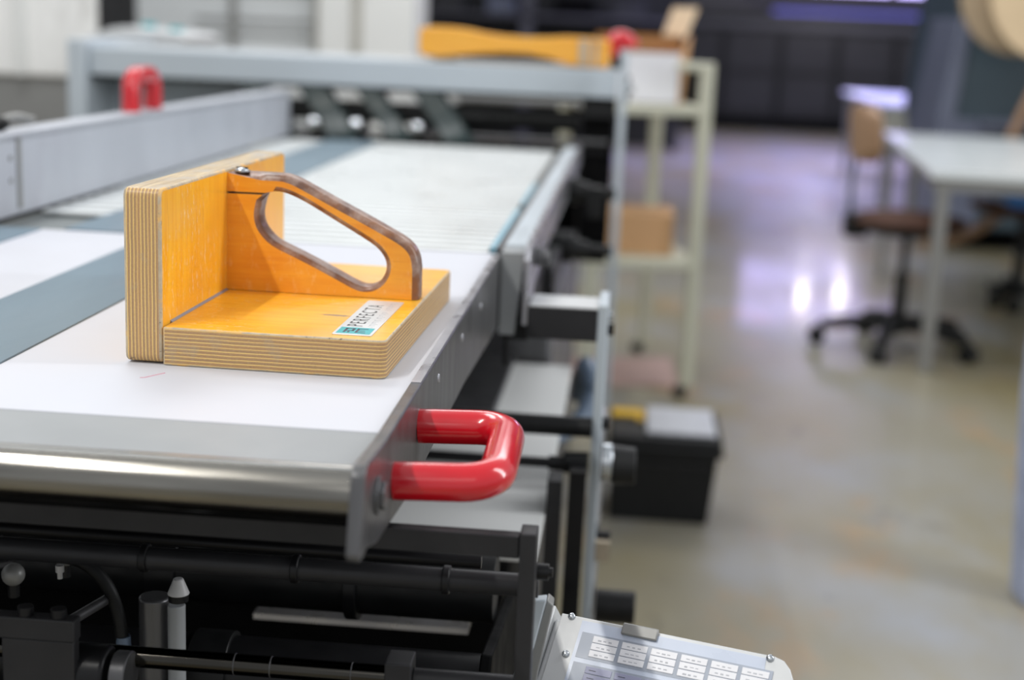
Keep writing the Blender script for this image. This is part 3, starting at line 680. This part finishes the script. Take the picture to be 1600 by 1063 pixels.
for x, y_ in ((.009, -.0015), (.0135, -.034), (.175, -.0025), (.0135, -.09)):
    link('screw', B().ball((x, y_, .0006), .0032, (1, 1, .65)), 'zinc', cpn)
br = thing('panel_bracket', 'slanting grey steel bracket left of the control panel', 'bracket', (-.06, 1.0, .5))
link('bracket_plate', B().prism([(-.051, .752), (-.041, .754), (-.060, .66), (-.090, .50), (-.102, .50)], 1.0, 1.012, 'y'), 'grey_paint', br, bev=.0012)
link('bracket_plate', B().prism([(-.041, .748), (-.036, .744), (-.045, .69), (-.060, .55), (-.080, .55), (-.058, .68)], 1.014, 1.03, 'y'), 'desk_leg', br, bev=.0012)

# ------------------------------------------------------------------ trolley, boxes, toolbox
TA = math.atan2(.097-.236, 5.284-4.633)   # lean of the trolley's long side
tl = thing('tool_trolley', 'cream metal shelf trolley standing behind the machine', 'trolley', (.236, 4.633, 0), -TA, local=True)
# local: x to the left is negative, y away
for x, y_ in ((0, 0), (0, .666), (-.34, 0), (-.34, .666)):
    lg = link('leg', B().box((x-.021, y_-.018, .035), (x+.021, y_+.018, 1.095 if y_ < .1 and x > -.1 else .93)), 'cream', tl, bev=.006)
    link('foot', B().ball((x-.02, y_, .02), .022, (1.2, 1, .9)), 'rubber', lg)
for z_ in (.925, .43):
    link('shelf', B().box((-.36, -.02, z_), (.02, .69, z_+.030)), 'cream', tl, bev=.004)
link('push_rail', B().box((-.10, -.016, 1.066), (.018, .016, 1.095)), 'cream', tl, bev=.008, label='short top rail')
bx = thing('open_box', 'open cardboard box with a white front standing on top of the trolley', 'box', (.03, 4.72, .956))
link('box_wall', B().box((-.13, 4.70, .956), (.150, 4.705, 1.118)), 'paper_white', bx, label='white box front')
link('box_wall', B().prism([(.150, .956), (.162, .956), (.182, 1.175), (.158, 1.120)], 4.70, 4.96, 'y'), 'carton', bx, label='brown box side')
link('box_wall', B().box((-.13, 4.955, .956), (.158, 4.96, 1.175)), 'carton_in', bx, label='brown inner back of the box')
link('box_wall', B().box((-.135, 4.70, .956), (-.13, 4.96, 1.12)), 'carton', bx)
link('box_floor', B().box((-.13, 4.70, .9555), (.16, 4.96, .960)), 'carton', bx)
link('box_flap', B().prism([(.092, 1.172), (.172, 1.168), (.208, 1.270), (.122, 1.268)], 4.955, 4.960, 'y'), 'carton_lit', bx, label='raised flap in lit cardboard tone')
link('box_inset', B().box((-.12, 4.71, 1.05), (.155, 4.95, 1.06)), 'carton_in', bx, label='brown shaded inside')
solo('black_tin', B().cyl((.205, 4.93, .956), (.205, 4.93, 1.055), .026, seg=20).cyl((.205, 4.93, 1.055), (.205, 4.93, 1.062), .020), 'rubber', 'small black tin on the trolley right of the open box', 'tin', bev=.003)
solo('brown_carton', B().box((-.20, 4.70, .4602), (.165, 4.98, .592)).box((-.20, 4.835, .592), (.165, 4.84, .5925)), 'carton', 'closed brown carton on the lower shelf of the trolley', 'box', bev=.002)
solo('pink_board', B().prism([(-.29, 4.66), (.215, 4.76), (.205, 5.20), (-.27, 5.08)], .0005, .006, 'z'), 'pink_board', 'faded pink board lying on the floor under the trolley', 'board')
tb = thing('toolbox', 'black plastic toolbox with grey lid top and yellow latch on the floor', 'toolbox', (.12, 3.46, 0))
b = B()
v0 = [(.004, 3.355), (.247, 3.355), (.247, 3.58), (.004, 3.58)]; v1 = [(-.003, 3.34), (.262, 3.34), (.262, 3.60), (-.003, 3.60)]
lo = [b.bm.verts.new((x, y_, 0)) for x, y_ in v0]; hi = [b.bm.verts.new((x, y_, .185)) for x, y_ in v1]
b.bm.faces.new(lo[::-1]); b.bm.faces.new(hi)
for i in range(4): b.bm.faces.new((lo[i], lo[(i+1) % 4], hi[(i+1) % 4], hi[i]))
link('box_body', b, 'tool_black', tb, bev=.006)
lidt = link('lid', B().box((-.008, 3.33, .185), (.270, 3.61, .222)), 'tool_black', tb, bev=.008)
link('lid_tray', B().box((.085, 3.355, .222), (.255, 3.595, .232)), 'tool_grey', lidt, bev=.004, label='grey translucent compartment lid')
link('latch', B().box((-.004, 3.50, .222), (.080, 3.56, .232)).box((.060, 3.47, .222), (.080, 3.52, .230)), 'yellow', tb, bev=.004, label='yellow latch')
link('rim', B().box((-.009, 3.322, .180), (.272, 3.334, .200)), 'tool_black', tb, bev=.002)
link('front_rib', B().box((.03, 3.336, .150), (.24, 3.345, .160)), 'charcoal', tb, bev=.002)

# ------------------------------------------------------------------ desk, chairs
dk = thing('white_desk', 'large white-topped desk with grey legs at the right', 'desk', (1.095, 5.211, 0), -.0927, local=True)
link('desk_top', B().box((-.01, -.01, .716), (1.3, 2.27, .742)), 'desk_white', dk, bev=.002)
link('desk_frame', B().box((.01, .01, .672), (1.28, .04, .716)).box((.01, .04, .672), (.04, 2.24, .716)).box((1.25, .04, .672), (1.28, 2.24, .716)), 'desk_leg', dk)
for x, y_ in ((.02, .012), (.02, 1.05), (.02, 2.20), (1.23, .012), (1.23, 2.20)):
    w = .044 if y_ < 1 else .03
    link('leg', B().box((x, y_, 0), (x+w, y_+w, .672)), 'desk_leg', dk, bev=.003)
def swivel_chair(loc, rot, label):
    c = thing('swivel_chair', label, 'chair', loc, rot, group='swivel chairs', local=True)
    for k in range(5):
        a = R(72*k+20); d = Vector((math.cos(a), math.sin(a), 0))
        lg = link('base_leg', B().tube([d*.03+Vector((0, 0, .105)), d*.16+Vector((0, 0, .10)), d*.30+Vector((0, 0, .078))], [.032, .028, .021], 12), 'rubber', c)
        p = d*.31; s_ = Vector((-d.y, d.x, 0))
        link('castor', B().cyl(p-s_*.030+Vector((0, 0, .034)), p+s_*.030+Vector((0, 0, .034)), .034, seg=18).cyl(p+Vector((0, 0, .04)), p+Vector((0, 0, .075)), .012), 'rubber', lg, bev=.004)
    link('gas_column', B().cyl((0, 0, .06), (0, 0, .30), .026, seg=20).cyl((0, 0, .30), (0, 0, .44), .015, seg=16), 'rubber', c)
    link('hub', B().cyl((0, 0, .07), (0, 0, .125), .042, seg=20), 'rubber', c, bev=.004)
    link('seat', B().ball((.0, 0, .512), .23, (1.02, .95, .145), 0, 28), 'seat_brown', c, label='round brown upholstered seat')
    link('seat_pan', B().ball((.0, 0, .492), .21, (1.05, .95, .20), 0, 24), 'rubber', c)
    link('adjuster', B().box((-.255, -.03, .445), (-.17, .03, .535)), 'rubber', c, bev=.01, label='black height adjuster')
    link('back_bar', B().tube(smooth_path([(-.215, 0, .49), (-.235, 0, .55), (-.240, 0, .68), (-.225, 0, .80)], 6), .011, 12), 'teal_machine', c)
    q = B(); rows = []
    for i in range(9):
        u = i/8; z_ = .735+u*.215; row = []
        wdt = .155*math.sqrt(max(.05, 1-(2*u-1)**4*.75))
        for j in range(11):
            v = j/10*2-1
            row.append(((-.205-.045*(1-v*v)-.02*(u-.5)), v*wdt, z_))
        rows.append(row)
    va = [[q.bm.verts.new(p) for p in r] for r in rows]; vb = [[q.bm.verts.new((p[0]+.012, p[1], p[2])) for p in r] for r in rows]
    for i in range(8):
        for j in range(10):
            q.bm.faces.new((va[i][j], va[i][j+1], va[i+1][j+1], va[i+1][j])); q.bm.faces.new((vb[i][j], vb[i+1][j], vb[i+1][j+1], vb[i][j+1]))
    for j in range(10):
        q.bm.faces.new((va[0][j], vb[0][j], vb[0][j+1], va[0][j+1])); q.bm.faces.new((va[8][j], va[8][j+1], vb[8][j+1], vb[8][j]))
    for i in range(8):
        q.bm.faces.new((va[i][0], va[i+1][0], vb[i+1][0], vb[i][0])); q.bm.faces.new((va[i][10], vb[i][10], vb[i+1][10], vb[i+1][10-0]) if False else (va[i][10], vb[i][10], vb[i+1][10], va[i+1][10]))
    link('backrest', q, 'beech', c, label='curved beech plywood backrest')
    return c
swivel_chair((1.10, 5.62, 0), R(12), 'swivel chair with brown seat and beech backrest left of the white desk')
ac = thing('bentwood_chair', 'chair with curved bentwood arm and black castors behind the white desk', 'chair', (1.85, 6.85, 0))
link('bent_arm', B().tube(smooth_path([(1.40, 6.75, .285), (1.50, 6.78, .282), (1.62, 6.8, .325), (1.72, 6.8, .40), (1.79, 6.8, .50), (1.82, 6.8, .60)], 6), [.026]*31, 14), 'beech', ac)
solo('wooden_pole', B().tube(smooth_path([(2.42, 7.85, .0), (2.22, 7.85, .40), (2.04, 7.85, .66), (2.06, 7.85, .80), (2.13, 7.85, .99)], 6), .028, 14), 'beech', 'curved pale wooden pole standing behind the far edge of the white desk', 'pole')
link('seat', B().box((1.66, 6.6, .43), (2.10, 7.05, .47)), 'seat_brown', ac, bev=.015)
link('base', B().cyl((1.88, 6.85, .06), (1.88, 6.85, .43), .028).box((1.74, 6.83, .055), (2.04, 6.87, .09)).box((1.86, 6.70, .055), (1.90, 7.05, .09)), 'rubber', ac, bev=.004)
for x, y_ in ((1.75, 6.72), (2.03, 6.85), (1.88, 7.04), (1.80, 6.58)):
    link('castor', B().cyl((x-.03, y_, .03), (x+.03, y_, .03), .03).cyl((x, y_, .03), (x, y_, .10), .014), 'rubber', ac, bev=.004)
solo('blue_bin', B().prism([(1.44, .60), (1.80, .58), (1.85, .672), (1.38, .672)], 5.45, 5.75, 'y'), 'blue', 'bright blue tray fixed under the white desk at the right', 'tray', bev=.01)

# far table
ft = thing('far_table', 'far white table with grey front panel before the dark cabinets', 'table', (2.2, 12, 0))
link('table_top', B().prism([(1.88, 10.95), (2.34, 10.95), (2.82, 13.6), (1.98, 13.9)], .715, .745, 'z'), 'desk_white', ft, bev=.004)
link('front_panel', B().box((1.90, 10.98, .50), (2.32, 11.02, .715)), 'cream', ft)
for x, y_ in ((1.92, 11.0), (2.28, 11.0), (2.02, 13.7), (2.7, 13.4)):
    link('leg', B().box((x, y_, 0), (x+.045, y_+.045, .715)), 'desk_leg', ft)

# blue-grey machine on the right
tm = thing('blue_grey_machine', 'tall blue-grey machine cabinet behind the white desk', 'machine', (2.9, 9.2, 0))
link('cabinet_body', B().prism([(2.03, .13), (4.2, .13), (4.2, 1.75), (1.96, 1.75), (1.885, .80)], 8.6, 10.2, 'y'), 'teal_machine', tm, bev=.01)
link('side_column', B().prism([(1.80, .12), (2.07, .12), (2.07, .77), (1.885, .78), (1.93, 1.35), (1.86, 1.35), (1.79, .78)], 8.56, 9.4, 'y'), 'teal_light', tm, bev=.01, label='side column with lilac highlight put into its colour')  # side face's lilac highlight painted as a lighter colour
link('ledge', B().box((2.02, 8.50, .735), (4.2, 8.60, .780)), 'teal_light', tm, bev=.004)
link('lower_panel', B().box((2.04, 8.56, .72), (2.15, 8.60, .30)), 'teal_light', tm)
link('plinth', B().box((1.95, 8.75, 0), (4.2, 10.1, .13)), 'blacker', tm)
sp1 = thing('round_board', 'large round tan board hung in front of the blue-grey machine, the rear one', 'round board', (2.05, 8.1, 1.10), group='round tan boards')
link('disc', B().cyl((2.06, 8.05, 1.475), (2.06, 8.10, 1.475), .325, seg=64), 'spool_dark', sp1, bev=.006)
sp2 = thing('round_board', 'large round pale tan board at the top right corner, the front one', 'round board', (2.2, 7.9, 1.12), group='round tan boards')
link('disc', B().cyl((2.20, 7.86, 1.47), (2.20, 7.92, 1.47), .345, seg=64), 'spool_board', sp2, bev=.006)
ax = thing('board_spindle', 'steel spindle carrying the two round tan boards', 'spindle', (2.1, 8.3, 1.45))
link('spindle_bar', B().cyl((2.12, 7.84, 1.475), (2.12, 8.595, 1.475), .02), 'steel', ax)

# ------------------------------------------------------------------ dark cabinets along the back
def cabinet(x0, x1, y0, label):
    c = thing('dark_cabinet', label, 'cabinet', ((x0+x1)/2, y0+.3, 0), group='anthracite cabinets along the back wall')
    link('carcass', B().box((x0, y0+.02, .16), (x1, y0+.6, 1.33)), 'rack', c)
    link('plinth', B().box((x0, y0+.05, 0), (x1, y0+.55, .16)), 'blacker', c)
    for z0, z1 in ((.26, .72), (.80, 1.27)):
        link('door', B().box((x0+.05, y0, z0), (x1-.05, y0+.02, z1)), 'rack_panel', c, bev=.004)
    return c
x = -3.3; i = 0
names = ['leftmost dark cabinet far behind the cross beam', 'second dark cabinet far behind the cross beam', 'third dark cabinet far behind the cross beam', 'fourth dark cabinet, behind the orange dumbbell block', 'fifth dark cabinet, behind the red knob', 'sixth dark cabinet, behind the open box', 'dark cabinet just right of the trolley', 'second dark cabinet right of the trolley', 'third dark cabinet right of the trolley', 'dark cabinet directly behind the far white table', 'rightmost dark cabinet next to the blue-grey machine']
while i < 11:
    cabinet(x+.01, x+.74, 19.3, names[i]); x += .745; i += 1
rl_ = thing('mounting_rail', 'grey metal rail running above the dark cabinets', 'rail', (1, 19.5, 1.33))
link('rail_bar', B().box((-3.3, 19.28, 1.335), (4.9, 19.80, 1.43)), 'rack_rail', rl_, bev=.004)
lt = thing('light_strip', 'long blue-violet light strip above the dark cabinets', 'light', (2.6, 19.6, 1.43))
link('strip_housing', B().box((.6, 19.5, 1.43), (4.6, 19.75, 1.52)), 'rack', lt)
link('strip_tube', B().box((1.8, 19.49, 1.55), (4.5, 19.6, 1.585)), 'blue_glow', lt)
# dim rack in the gap between pillar and cabinets
rk = thing('storage_rack', 'dim metal storage rack far behind the orange dumbbell block', 'rack', (-.8, 15, 0))
link('rack_post', B().box((-1.18, 15, 0), (-1.06, 15.1, 2.0)), 'rack_rail', rk)
link('rack_post', B().box((-2.6, 15, 0), (-2.5, 15.1, 2.0)), 'rack_rail', rk)
link('rack_post', B().box((.40, 15, 0), (.50, 15.1, 2.0)), 'rack', rk)
link('rack_shelf', B().box((-2.6, 15, 1.30), (.5, 15.6, 1.34)), 'rack_rail', rk)
link('rack_shelf', B().box((-2.6, 15, .85), (.5, 15.6, .89)), 'rack', rk)
link('rack_back', B().box((-2.6, 15.6, 0), (.5, 15.62, 2.0)), 'rack', rk)
for x, w, h, m_, lab in ((-2.1, .30, .22, 'rack_panel', 'dark grey crate on the rack beside the white pillar'), (-1.55, .28, .17, 'teal_light', 'lilac-grey crate on the rack left of the rack post'), (-.85, .42, .20, 'blacker', 'black crate on the rack right of the rack post'), (-.25, .35, .15, 'rack_panel', 'dark grey crate on the rack above the red knob')):
    solo('storage_crate', B().box((x, 15.1, 1.3405), (x+w, 15.5, 1.34+h)), m_, lab, 'crate', group='crates on the far rack', bev=.01)

# ------------------------------------------------------------------ left background
pr = thing('white_pillar', 'square white pillar with a beige joint behind the cross beam', 'pillar', (-1.3, 7.2, 0))
link('pillar_shaft', B().box((-1.545, 7.0, 0), (-1.07, 7.45, 3.6)), 'pillar', pr, bev=.01)
link('joint_strip', B().box((-1.375, 6.99, 0), (-1.325, 7.0, 3.6)), 'pillar_seam', pr)
gc = thing('grey_cabinet', 'tall light grey cabinet with horizontal seams left of the white pillar', 'cabinet', (-2.0, 7.3, 0))
link('cabinet_front', B().box((-2.50, 7.15, 0), (-1.56, 7.6, 2.4)), 'shutter', gc)
for z_ in (.95, 1.10, 1.16, 1.30, 1.45):
    link('seam', B().box((-2.2, 7.14, z_), (-1.60, 7.15, z_+.012)), 'desk_leg', gc)
link('door_edge', B().box((-2.02, 7.135, 0), (-1.985, 7.15, 2.4)), 'desk_leg', gc)
link('door_edge', B().box((-1.60, 7.135, 0), (-1.56, 7.15, 2.4)), 'pillar_seam', gc)
dg = struct('door_1', B().box((-3.2, 8.0, 0), (-2.70, 8.06, 2.3)), 'dark_gap', smooth=False)
hn = link('door_handle', B().box((-2.78, 7.96, 1.0), (-2.75, 8.0, 1.12)), 'zinc', dg)
sp3 = thing('stained_column', 'rough stained white column with grey lower part at the top left', 'column', (-2.2, 4.8, 0))
link('column_shaft', B().prism([(-2.9, 4.62), (-1.745, 4.62), (-1.98, 5.2), (-2.9, 5.2)], .955, 3.2, 'z'), 'stained', sp3, bev=.01)
link('column_lower', B().prism([(-2.9, 4.64), (-1.80, 4.64), (-2.02, 5.18), (-2.9, 5.18)], 0, .955, 'z'), 'desk_leg', sp3, bev=.005, label='grey lower part of the column')  # column is darker grey in its lower part
link('corner_bead', B().box((-2.02, 4.60, .96), (-1.985, 4.62, 3.2)), 'pillar', sp3)

# post at the right border
pp = solo('blue_post', B().prism([(.90, 0), (1.02, 0), (1.02, .60), (.872, .60), (.872, .45)], 2.96, 3.06, 'y'), 'pale_edge', 'pale blue post cut off by the right border', 'post', bev=.01)
# lamps that mirror in the floor
for (x, y_, z_, lab) in ((2.30, 18, 1.93, 'hanging lamp above the dark cabinets, left of the pair'), (2.76, 18, 1.90, 'hanging lamp above the dark cabinets, right of the pair')):
    lp = thing('hanging_lamp', lab, 'lamp', (x, y_, z_-.12), group='hanging lamps')
    link('lamp_bulb', B().ball((x, y_, z_), .075), 'lamp_glow', lp)
    link('lamp_shade', B().cyl((x, y_, z_+.05), (x, y_, z_+.22), .18, .04, 24, cap=False), 'rack', lp)
    link('lamp_cord', B().cyl((x, y_, z_+.2), (x, y_, 3.9), .008, seg=8), 'rubber', lp)
